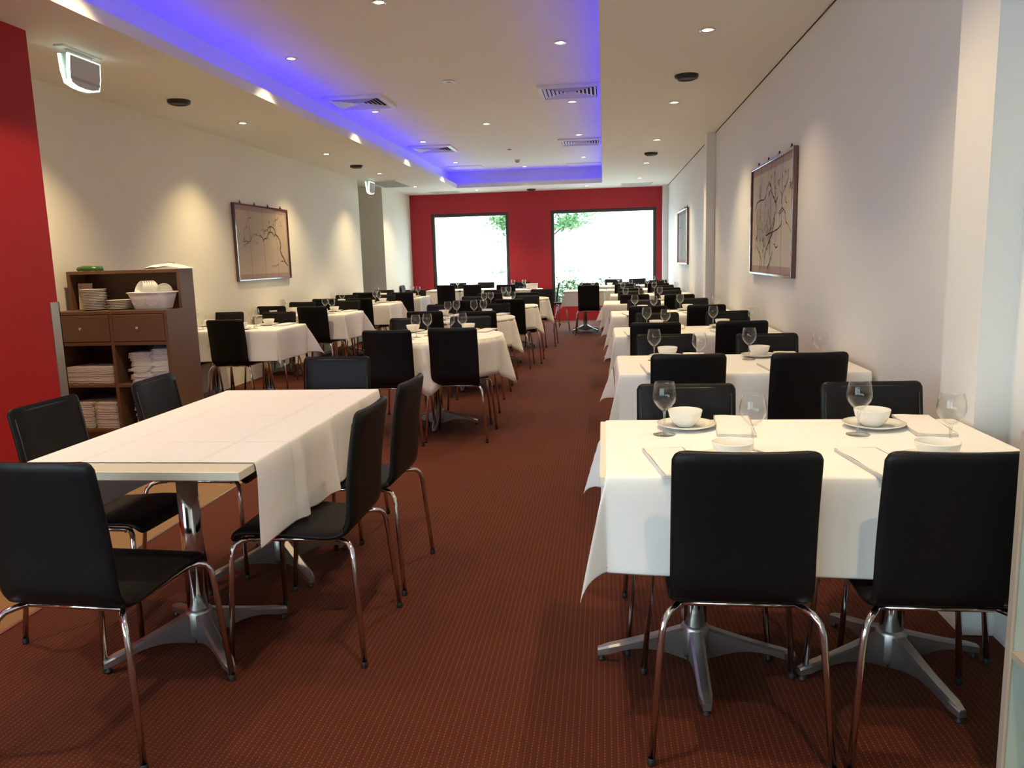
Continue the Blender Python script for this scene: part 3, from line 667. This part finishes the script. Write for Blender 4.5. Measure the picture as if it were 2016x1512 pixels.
for i, (cy, x0, x1, yn, ys, xa, xb) in enumerate(RR):
    nme = '%s right-wall table' % ORD[i]; hx = (x1-x0)/4
    for k, (xc, sd) in enumerate(((x0+hx+.005, 'aisle'), (x1-hx-.005, 'wall'))):
        t = place(tab_r, USED, 'pedestal table with cast metal feet, %s-side half of %s' % (sd, nme), 'cloth-covered tables along the right wall', (xc-(.02 if i == 0 and k == 0 else 0), cy, 0))
        rot_base(t, 0 if k == 0 else R(17))
    rect_cloth('white cloth draped over the %s' % nme, x0, x1, cy-.385, cy+.385, (.27, 0, .285, .27), seed=i+1, flare=.26, fq=(1, 1, 1.5, 1), group='tablecloths along the right wall')
    for k, (sd, x, y) in enumerate((('aisle', xa, yn[0]), ('wall', xb, yn[1]))):
        chairN('black chair at near %s-side seat of %s' % (sd, nme), 'chairs along the right wall', x, y, jit=.6 if i == 0 else 2)
        chairS('black chair at far %s-side seat of %s' % (sd, nme), 'chairs along the right wall', sx_far[i][k], ys[k])
        lv = 3 if i < 4 else 2 if i < 6 else 1
        sn = xa if k == 0 else xb+.06; sf = sx_far[i][k]-(.01 if k == 0 else .07)
        setting('near %s-side seat of %s' % (sd, nme), sn, cy-.385, 'near', 'right-wall tables', lv)
        setting('far %s-side seat of %s' % (sd, nme), sf, cy+.385, 'far', 'right-wall tables', lv)
# ---- middle row, round tables
MR = [(-1.38, 6.36, (-1.585, 5.60), (-1.11, 5.70), (-1.70, 6.82), (-1.175, 6.88), .555),
      (-1.50, 8.30, (-1.76, 7.66), (-1.21, 7.53), (-1.81, 8.83), (-1.23, 8.86), .55),
      (-1.42, 10.32, (-1.66, 9.60), (-1.15, 9.68), (-1.74, 10.68), (-1.05, 10.62), .55),
      (-1.40, 12.15, (-1.66, 11.5), (-1.12, 11.5), (-1.75, 12.75), (-.98, 12.6), .55)]
for i, (cx, cy, na, nb, sa, sb, r) in enumerate(MR):
    nme = '%s middle round table' % ORD[i]
    t = place(tab_o, USED, 'round pedestal table under white cloth, %s' % nme, 'round tables down the middle', (cx, cy, 0)); rot_base(t, R(4))
    round_cloth('white cloth over the %s' % nme, cx, cy, r, i+2, group='tablecloths on the round tables')
    for nm_, q, f in (('near left', na, chairN), ('near right', nb, chairN), ('far left', sa, chairS), ('far right', sb, chairS)):
        f('black chair at %s seat of %s' % (nm_, nme), 'chairs at the round tables', q[0], q[1])
    for nm_, dx, dy, sd, gp in (('near left', -.2, -.33, 'near', (-.12, -.17)), ('near right', .24, -.30, 'near', (.15, -.13)), ('far left', -.26, .30, 'far', (-.05, -.06)), ('far right', .22, .32, 'far', (.235, -.04))):
        py = cy+dy; place(pl, USED, 'white side plate at %s seat of %s' % (nm_, nme), 'side plates on the middle tables', (cx+dx, py, ZT))
        place(bo, USED, 'white china bowl on plate at %s seat of %s' % (nm_, nme), 'rice bowls on the middle tables', (cx+dx, py, ZT+.0065))
        place(wg, USED, 'stemmed wine glass set for %s seat of %s' % (nm_, nme), 'wine glasses on the middle tables', (cx+gp[0], cy+gp[1], ZT+.0005))
        if i < 2:
            s = 1 if sd == 'near' else -1
            place(nk, USED, 'folded white napkin at %s seat of %s' % (nm_, nme), 'napkins on the middle tables', (cx+dx-s*.15, py+s*.01, ZT), R(10*s))
# ---- left wall row
LR = [(7.50, (6.98, 7.0), (8.23, 8.08), (-4.05, -3.52), (-4.08, -3.43)), (9.50, (9.23, 8.98), (10.12, 10.3), (-4.03, -3.42), (-3.98, -3.42)), (11.50, (10.9, 10.8), (12.1, 11.88), (-3.96, -3.41), (-4.01, -3.36)), (13.45, (12.9, 12.63), (13.85, 13.64), (-4.0, -3.27), (-3.9, -3.27))]
for i, (cy, yn, ys, xn, xs) in enumerate(LR):
    nme = '%s left-wall table' % ORD[i]
    for k, sd in enumerate(('wall', 'aisle')):
        t = place(tab_l, USED, 'pedestal table with cast metal feet, %s-side half of %s' % (sd, nme), 'cloth-covered tables along the left wall', (-3.915+k*.56, cy, 0)); rot_base(t, R(38))
        chairN('black chair at near %s-side seat of %s' % (sd, nme), 'chairs along the left wall', xn[k], yn[k])
        chairS('black chair at far %s-side seat of %s' % (sd, nme), 'chairs along the left wall', xs[k], ys[k])
        setting('near %s-side seat of %s' % (sd, nme), xn[k]+.02, cy-.385, 'near', 'left-wall tables', 3 if i < 3 else 2)
        setting('far %s-side seat of %s' % (sd, nme), xs[k]+.03, cy+.385, 'far', 'left-wall tables', 3 if i < 3 else 2)
    rect_cloth('white cloth draped over the %s' % nme, -4.195, -3.075, cy-.385, cy+.385, (0, .30, .29, .27), seed=20+i, flare=.34, fq=(1, .6, 1, 1.5), wave=.02, group='tablecloths along the left wall')
# ---- bare-ended near left pair of tables
for k, (y, nme) in enumerate(((2.555, 'nearer'), (3.295, 'farther'))):
    t = place(tab_w, USED, 'cream laminate table with chrome pedestal, %s of the foreground pair' % nme, 'foreground left tables', (-1.475, y, 0)); rot_base(t, R(45))
rect_cloth('creased white cloth laid across the foreground left tables, front edge bare', -1.862, -1.088, 2.285, 3.668, (.27, .285, 0, 0), m=cloth_c, seed=40, flare=.0, wave=.010, folds=(2.62, 2.93, 3.3))
G5 = 'chairs round the foreground left tables'
chair('black chair in foreground, back to camera, left table end', G5, -1.485, 2.10, R(-3), jit=0)
chair('black chair with aisle-side back at foreground left table, nearer', G5, -1.07, 2.66, R(90), jit=0)
chair('black chair with aisle-side back at foreground left table, farther', G5, -1.07, 3.25, R(88), jit=0)
chair('scuffed black chair before red wall at foreground left table', G5, -1.885, 2.74, R(-92), jit=0)
chair('black chair before brown cabinet at foreground left table', G5, -1.80, 3.36, R(-88), jit=0)
chairS('black chair at far end of the foreground left tables', G5, -1.42, 4.06, jit=0)
# ---- far end of the room
G6 = 'tables by the windows'
def far_table(label, x0, x1, y0, y1, ov, seed):
    t = place(tab_w if x1-x0 > .65 else tab_l, USED, 'pedestal table '+label, G6, ((x0+x1)/2, (y0+y1)/2, 0)); rot_base(t, R(45))
    rect_cloth('white cloth on table '+label, x0, x1, y0, y1, ov, seed=seed, group='tablecloths by the windows')
far_table('standing alone before right window', -.69, .0, 14.18, 14.90, (.27, .0, .27, .27), 51)
far_table('behind it, nearest right window', -.15, .55, 16.10, 16.80, (.2, .0, .27, .2), 52)
far_table('in right corner under the window', .56, 1.22, 16.10, 16.80, (.0, .0, .27, .2), 53)
far_table('under left window, leftmost', -3.62, -2.93, 16.0, 16.72, (.27, 0, .27, .2), 54)
far_table('under left window, right one', -2.92, -2.23, 16.0, 16.72, (0, .2, .27, .2), 55)
far_table('between windows with a stacked box', -1.98, -1.26, 15.40, 16.12, (.2, .2, .27, .2), 56)
G7 = 'chairs by the windows'
chairN('black chair facing away at lone table before right window', G7, -.265, 13.78, jit=0); chairS('black chair facing camera behind lone table before right window', G7, -.27, 15.05)
chairN('black chair before left window, leftmost facing away', G7, -3.17, 15.72); chairN('black chair before left window, second facing away', G7, -2.62, 15.72); chairN('black chair before red pier between windows, facing away', G7, -1.88, 15.20)
chairS('black chair under left window, leftmost facing camera', G7, -3.15, 17.1); chairS('black chair under left window, second facing camera', G7, -2.55, 17.1); chairS('black chair facing camera against red pier', G7, -1.72, 16.75)
chair('black chair seen edge-on at left end of window tables', G7, -3.95, 16.3, R(-90)); chair('black chair seen edge-on at red pier', G7, -1.13, 15.75, R(90)); chair('black chair seen edge-on below right window', G7, .85, 15.72, R(75))
chairS('black chair in front of right window, left one', G7, .20, 17.15); chairS('black chair in front of right window, right one', G7, .72, 17.15); chairN('black chair in right corner, back to camera', G7, 1.05, 15.75)
for k, (x, y, l) in enumerate(((-3.05, 16.45, 'on leftmost window table'), (-3.3, 16.4, 'on leftmost window table, left of its pair'), (-1.82, 15.95, 'on box table before red pier, left one'), (-1.6, 15.97, 'on box table before red pier, right one'), (-.42, 14.62, 'on lone table before right window, left one'), (-.2, 14.64, 'on lone table before right window, right one'), (.3, 16.5, 'on table nearest right window'), (.42, 16.3, 'on table nearest right window, nearer'), (1.0, 16.4, 'on corner window table'))):
    place(wg, USED, 'stemmed wine glass '+l, 'wine glasses by the windows', (x, y, ZT+.0005))
for x, y, l in ((-2.75, 16.25, 'on right left-window table'), (.12, 16.5, 'on table nearest right window')):
    place(bo, USED, 'white china bowl '+l, 'rice bowls by the windows', (x, y, ZT))
bx_ = tag(MB().box(-.11, .11, -.07, .07, 0, .09).box(-.12, .12, -.08, .08, .09, .105).build('white_box', linen, None, (-1.42, 15.68, ZT)), 'small white lidded box on table before red pier', 'box'); bevel(bx_, .006)
# wire-legged stool behind the lone table
st = thing('wire_stool', 'thin-legged metal stool beside the lone window table', 'stool', (-.78, 14.62, 0))
MB().lathe([(.0001, .515), (.15, .515), (.155, .525), (.15, .54), (.0001, .54)], 24).build('seat', leather, st)
for k in range(4):
    a = R(45+90*k); MB().tube([(.11*math.cos(a), .11*math.sin(a), .515), (.21*math.cos(a), .21*math.sin(a), 0)], .006, 6).build('leg', chrome, st)
MB().tube([(.178*math.cos(R(45+90*k)), .178*math.sin(R(45+90*k)), .17) for k in range(4)], .005, 6, closed=True).build('footrest', chrome, st)

# ---------------------------------------------------------------- brown service cabinet
cb = thing('service_cabinet', 'brown laminate waiter cabinet with two drawers against left wall', 'cabinet', (-3.70, 5.76, 0))
ox, oy = -3.70, 5.76
def cbx(n, m, x0, x1, y0, y1, z0, z1, parent=None, bev=.0015): 
    o = MB().box(x0-ox, x1-ox, y0-oy, y1-oy, z0, z1).build(n, m, parent or cb); return bevel(o, bev, 1) if bev else o
X0, X1, YF, YM, YK = -4.17, -3.235, 5.55, 5.78, 5.98; t = .026; XM = -3.69
bb = MB().box(X1-t-ox, X1-ox, YF-oy, YK-oy, 0, 1.055).box(X1-t-ox, X1-ox, YM-oy, YK-oy, 1.055, 1.355); bb.build('side_panel', brown, cb)
bb = MB().box(X0-ox, X0+t-ox, YF-oy, YK-oy, 0, 1.055).box(X0-ox, X0+t-ox, YM-oy, YK-oy, 1.055, 1.355); bb.build('side_panel', brown, cb)
cbx('top_board', brown, X0+t, X1-t, YM, YK, 1.329, 1.355); cbx('counter_board', brown, X0+t, X1-t, YF, YK, 1.029, 1.055)
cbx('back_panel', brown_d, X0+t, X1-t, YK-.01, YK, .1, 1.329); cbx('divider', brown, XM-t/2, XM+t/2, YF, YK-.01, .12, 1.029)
cbx('shelf_board', brown, X0+t, XM-t/2, YF, YK-.01, .795, .82); cbx('shelf_board', brown, XM+t/2, X1-t, YF, YK-.01, .795, .82)
cbx('shelf_board', brown, X0+t, XM-t/2, YF, YK-.01, .475, .50); cbx('shelf_board', brown, XM+t/2, X1-t, YF, YK-.01, .475, .50)
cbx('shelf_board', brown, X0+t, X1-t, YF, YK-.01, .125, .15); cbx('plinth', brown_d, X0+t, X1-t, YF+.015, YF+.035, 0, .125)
for x0, x1 in ((X0+t+.004, XM-t/2-.004), (XM+t/2+.004, X1-t-.004)):
    d = cbx('drawer', brown, x0, x1, YF-.002, YF+.016, .825, 1.024, None, .002)
    MB().tube([((x0+x1)/2-ox, YF-.002-oy, .925), ((x0+x1)/2-ox, YF-.016-oy, .925), ((x0+x1)/2-ox, YF-.018-oy, .925), ((x0+x1)/2-ox, YF-.028-oy, .925)], [.006, .006, .013, .010], 12).build('knob', chrome, d)
def folded(W, D, H, n, seed):
    rnd = random.Random(seed); mb = MB()
    for k in range(n):
        z0 = H*k/n; z1 = H*(k+.86)/n; e = rnd.uniform(-.006, .006); P = []
        prof = [(-D/2+e, z0+.1*(z1-z0)), (-D/2-.004+e, (z0+z1)/2), (-D/2+e, z1), (D/2, z1), (D/2, z0), (-D/2+.01, z0)]
        nx = 7
        for i in range(nx):
            x = -W/2+W*i/(nx-1); P.append([(x+rnd.uniform(-.003, .003), y, z+.002*math.sin(x*40+k)) for y, z in prof+prof[:1]])
        mb.grid(P); mb.add([p for p in P[0][:-1]], [tuple(range(6))]); mb.add([p for p in P[-1][:-1]], [tuple(range(6))[::-1]])
    return mb
fo = tag(folded(.40, .33, .019, 2, 1).build('folded_cloth', linen), 'x', 'linen')
NTH = ['bottom', 'second', 'third', 'fourth', 'fifth', 'sixth', 'seventh', 'eighth', 'ninth', 'tenth', 'eleventh', 'twelfth', 'thirteenth']
def nth(k, n): return 'topmost' if k == n-1 else 'bottom one' if k == 0 else NTH[k]+' from the bottom'
def stack(label, group, x, y, z, n, dz, sx=1, sy=1, jit=.004, rj=1, grow=None):
    for k in range(n):
        o = place(fo, USED, label+', '+nth(k, n), group, (x+random.uniform(-jit, jit), y+random.uniform(-jit, jit), z+.001+k*dz), R(random.uniform(-rj, rj)))
        o.scale = (sx, sy, dz/.0195); 
stack('folded tablecloth, upper left cabinet opening', 'tablecloths stacked in the upper left opening', -3.925, 5.75, .50, 7, .0185)
stack('folded cloth in left pile, lower left opening', 'cloths in the left pile, lower left opening', -4.030, 5.75, .15, 11, .0185, .49, 1)
stack('folded cloth in right pile, lower left opening', 'cloths in the right pile, lower left opening', -3.815, 5.75, .15, 11, .0185, .49, 1)
stack('crumpled napkin in left heap, upper right opening', 'napkins heaped in the upper right opening, left side', -3.53, 5.72, .50, 11, .021, .42, .6, .014, 9)
stack('crumpled napkin in right heap, upper right opening', 'napkins heaped in the upper right opening, right side', -3.37, 5.73, .50, 12, .021, .40, .6, .014, 9)
stack('crumpled napkin in lower right cabinet opening', 'napkins heaped in the lower right opening', -3.48, 5.73, .15, 10, .022, .6, .7, .012, 6)
# plates on the counter
pc = tag(MB().lathe([(.0001, 0), (.062, 0), (.066, .003), (.092, .012), (.096, .014), (.092, .0155), (.062, .007), (.0001, .007)], 28).build('plate', china), 'x', 'plate')
for k in range(13): place(pc, USED, 'white plate in the tall stack on cabinet counter, '+nth(k, 13), 'plates in the tall stack', (-3.905, 5.70, 1.0555+k*.0122), k)
for k in range(6): place(pc, USED, 'white plate in the short stack on cabinet counter, '+nth(k, 6), 'plates in the short stack', (-3.70, 5.71, 1.0555+k*.0122), k*2)
o = tag(MB().box(-.05, .05, -.002, .002, 0, .205).box(-.052, -.040, -.012, .012, 0, .205).build('menu_board', mat('pale_board', (.5, .40, .31), .6), None, (-4.06, 5.83, 1.056), R(12)), 'pale upright board leaning left of the plates in cabinet', 'board'); o.rotation_euler.x = R(-6)
bs = thing('plastic_basket', 'translucent plastic basket with scalloped side on cabinet counter', 'basket', (-3.415, 5.69, 1.0555))
def rr_ring(hx, hy, z, n=32, r=.04):
    out = []
    for k in range(n):
        a = 2*math.pi*k/n; c, s = math.cos(a), math.sin(a); q = 4
        d = (abs(c)**q+abs(s)**q)**(-1/q); out.append((hx*c*d, hy*s*d, z))
    return out
rings = [rr_ring(.125, .08, .0), rr_ring(.130, .085, .012), rr_ring(.148, .10, .07), rr_ring(.165, .112, .125)]
mb = MB(); P = [r + [r[0]] for r in rings]; mb.grid([[P[i][j] for i in range(len(P))] for j in range(len(P[0]))]); mb.add(rings[0], [tuple(range(32))])
o = mb.build('body', basket_m, bs); md = o.modifiers.new('t', 'SOLIDIFY'); md.thickness = .002
MB().tube(rr_ring(.170, .117, .127), .005, 6, closed=True).build('rim', basket_m, bs)
mb = MB()
for k in (-1, 1): mb.tube([(k*.052+.055*math.cos(a), -.104-.02*0, .085+.055*math.sin(a)*1.0) for a in [math.pi+math.pi*i/10 for i in range(11)]], .0035, 6)
mb.build('scalloped_rib', basket_m, bs)
for k in range(6):
    place(bo, USED, 'white bowl in the tipped nest in basket, %s' % ('frontmost' if k == 0 else NTH[k]+' from the front'), 'bowls in the plastic basket', (-3.45+.011*k, 5.665+.012*k, 1.195), R(-35), (R(66), 0))
place(bo, USED, 'white bowl lying at right end of the basket', None, (-3.335, 5.74, 1.20), R(20), (R(100), 0))
# things on top of the cabinet
mb = MB(); rnd = random.Random(3); P = []
for i in range(15):
    a = 2*math.pi*i/14; P.append([(.105*q*math.cos(a)*(1+.05*math.sin(5*a)), .07*q*math.sin(a), z+.004*rnd.uniform(-1, 1)*(i % 14 > 0)) for q, z in ((.96, 0), (1.02, .014), (.92, .030), (.5, .038), (.01, .036))])
o = mb.grid(P).build('green_bag', bag_g, None, (-4.03, 5.87, 1.356)); tag(o, 'crinkled green packet lying on cabinet top at left', 'packet')
P = []
for i in range(17):
    u = -1+2*i/16; row = []
    for j in range(9):
        v = -1+2*j/8; e = abs(u)**2.2; z = .038*(1-e)+.012*math.sin(u*7)*(1-abs(u))*(v < 0)*abs(v)+.004; z = max(z*(1-.55*abs(v)**3), .003)
        row.append((u*.17, v*.09, z))
    P.append(row)
tag(MB().grid(P).build('draped_napkin', linen, None, (-3.38, 5.875, 1.356)), 'white napkin draped in a mound on cabinet top at right', 'napkin')
mb = MB()
for k in range(5): mb.tube([(-.05+k*.012, -.01, .0), (-.02+k*.014, .0, .006), (.045, .004*k, .002)], .0028, 6)
tag(mb.build('cutlery_bundle', chrome, None, (-3.36, 5.86, 1.395)), 'small shiny cutlery bundle on draped napkin atop cabinet', 'cutlery')
P = []
for i in range(9):
    P.append([(-.13+.26*i/8, -.12+.24*j/8, .10+.03*math.sin(i*.9)+.02*math.cos(j*1.3+i)-.10*(max(0, abs(j-4)/4))**3) for j in range(9)])
o = tag(MB().grid(P).build('plastic_bag', bag_b, None, (-3.39, 5.83, .665)), 'bluish clear plastic bag behind napkin heap in cabinet', 'bag')

# ---------------------------------------------------------------- shelf unit at right edge
su = thing('shelf_unit', 'beige open shelf unit cut off at right picture edge', 'shelf', (1.14, 1.4, 0))
def sux(n, m, *b2, **k): return box(n, m, (b2[0]-1.14, b2[1]-1.14, b2[2]-1.4, b2[3]-1.4, b2[4], b2[5]), su, k.get('bev', .0015))
sux('end_panel', grey_unit, .957, 1.33, 1.875, 1.893, 0, .935); sux('edge_strip', unit_edge, .950, .957, 1.872, 1.896, 0, .938)
sux('end_panel', grey_unit, .957, 1.33, .90, .918, 0, .935); sux('back_panel', grey_unit, 1.32, 1.335, .918, 1.875, 0, .935)
for z in (.03, .405, .862): sux('shelf_board', unit_edge, .956, 1.32, .918, 1.875, z-.018, z)
jug = thing('yellow_bucket', 'yellow plastic tub at bottom right corner of the picture', 'tub', (1.10, 1.72, .031))
o = MB().lathe([(.0001, 0), (.10, 0), (.105, .01), (.088, .20), (.082, .215), (.0001, .218)], 28).build('body', yellow_p, jug)
MB().lathe([(.108, .0), (.112, .004), (.112, .018), (.106, .022)], 28).build('rim', yellow_p, jug)

# ---------------------------------------------------------------- outside
gr = MB().box(-40, 40, YB+.25, 70, -.25, -.15).box(-40, 40, -50, YN-.25, -.25, -.15).box(-40, -6.3, YN-.25, YB+.25, -.25, -.15).box(-6.3, -3.62, YN-.25, -.05, -.25, -.15).build('ground', concrete); struct(gr)
w2 = thing('garden_terrace', 'pale stepped garden terrace wall seen through back windows', 'wall', (0, 21, 0))
for k, (y, h_) in enumerate(((0, .96), (1.6, 1.36), (3.2, 1.84))): MB().box(-9, 9, y, y+1.55, -.15, h_).build('terrace_step', render_w, w2)
bd = thing('building', 'pale building beyond the right back window', 'building', (0, 34, 0))
MB().box(-14, 16, 0, 6, -.15, 9).build('wall', render_w, bd); MB().box(3.2, 3.9, -.06, 0, 3.4, 4.3).build('shutter', peach, bd); f = MB().box(.1, 1.5, -.05, 0, 3.3, 4.3).build('window_frame', render_w, bd)
MB().box(.16, 1.44, -.06, -.05, 3.36, 4.24).build('pane', aqua, f)
def leaves(n, box_, seed, size=.05):
    rnd = random.Random(seed); mb = MB()
    for _ in range(n):
        c = Vector([rnd.triangular(box_[2*k], box_[2*k+1]) for k in range(3)]); d = Vector((rnd.gauss(0, 1), rnd.gauss(0, 1), rnd.gauss(0, .7))).normalized(); s_ = Vector((rnd.gauss(0, 1), rnd.gauss(0, 1), rnd.gauss(0, 1))); s_ = (s_-d*s_.dot(d)).normalized(); n2 = d.cross(s_)
        l = size*rnd.uniform(.7, 1.4); mb.add([c, c+d*l*.5+s_*l*.22+n2*l*.05, c+d*l, c+d*l*.5-s_*l*.22+n2*l*.05], [(0, 1, 2, 3)])
    return mb
def tree(label, x, y, h_, boxes, n, seed, size, stem=True):
    t = thing('tree', label, 'tree', (x, y, -.15))
    mb = MB()
    for k, b2 in enumerate(boxes):
        l = leaves(n, [b2[0]-x, b2[1]-x, b2[2]-y, b2[3]-y, b2[4]+.15, b2[5]+.15], seed+k, size); mb.v and None
        mb.add(l.v, l.f)
    o = mb.build('foliage', leaf_m, t); o['kind'] = 'stuff'
    tr = MB().tube([(0, 0, 0), (.05, 0, h_*.5), (0, .05, h_)], [.09, .06, .03], 8)
    for b2 in boxes: tr.tube([(0, .03, h_*.7), ((b2[0]+b2[1])/2-x, (b2[2]+b2[3])/2-y, (b2[4]+b2[5])/2+.15)], [.04, .012], 6)
    tr.build('trunk', bark, t)
tree('leafy tree outside between the two back windows', -1.85, 20.5, 2.3, [(-1.55, -.15, 19.9, 21.0, 2.1, 2.75), (-1.3, -.55, 19.9, 20.9, 2.05, 2.35), (-3.0, -2.2, 20.1, 21.0, 2.0, 2.7), (-2.5, -2.1, 20.1, 20.9, 1.9, 2.4)], 330, 5, .12)
def shrub(label, x, y, boxes, n, seed, size):
    t = thing('shrub', label, 'shrub', (x, y, -.15)); mb = MB(); st_ = MB(); rnd = random.Random(seed)
    for k, b2 in enumerate(boxes):
        l = leaves(n, [b2[0]-x, b2[1]-x, b2[2]-y, b2[3]-y, b2[4]+.15, b2[5]+.15], seed+k, size); mb.add(l.v, l.f)
        for _ in range(6): st_.tube([(rnd.uniform(-.1, .1), rnd.uniform(-.1, .1), 0), (rnd.uniform(b2[0]-x, b2[1]-x)*.8, rnd.uniform(-.15, .15), (b2[5]+.15)*rnd.uniform(.6, .95))], [.008, .003], 5)
    mb.build('foliage', leaf_m, t)['kind'] = 'stuff'; st_.build('stem', bark, t)
shrub('leafy green shrub outside lower left of the right window', -.85, 18.35, [(-1.3, -.4, 18.0, 18.7, -.1, .98)], 900, 21, .09)
shrub('leafy green shrub behind the lone window table, outside', -.05, 18.6, [(-.45, .35, 18.3, 18.9, .3, .92)], 200, 31, .08)

def hedge(label, x0, x1, y, z, n, seed):
    t = thing('hedge', label, 'hedge', ((x0+x1)/2, y, z-.02)); c = (x0+x1)/2
    l = leaves(n, [x0-c, x1-c, -.06, .06, 0, .09], seed, .07); l.build('foliage', leaf_m, t)['kind'] = 'stuff'
    st_ = MB(); rnd = random.Random(seed)
    for k in range(8): x = rnd.uniform(x0-c, x1-c)*.9; st_.tube([(x, 0, 0), (x+.02, 0, .06)], [.006, .002], 5)
    st_.build('stem', bark, t)
hedge('low green planting on lower terrace, left window', -3.25, -2.35, 21.1, .98, 60, 3)
hedge('low green planting on upper terrace, left window', -3.6, -2.6, 24.4, 1.86, 60, 4)
hedge('low green planting on lower terrace, right window', -1.25, -.35, 21.1, .98, 60, 5)
hedge('low green planting on upper terrace, right window', -1.5, -1.1, 24.4, 1.86, 24, 6)
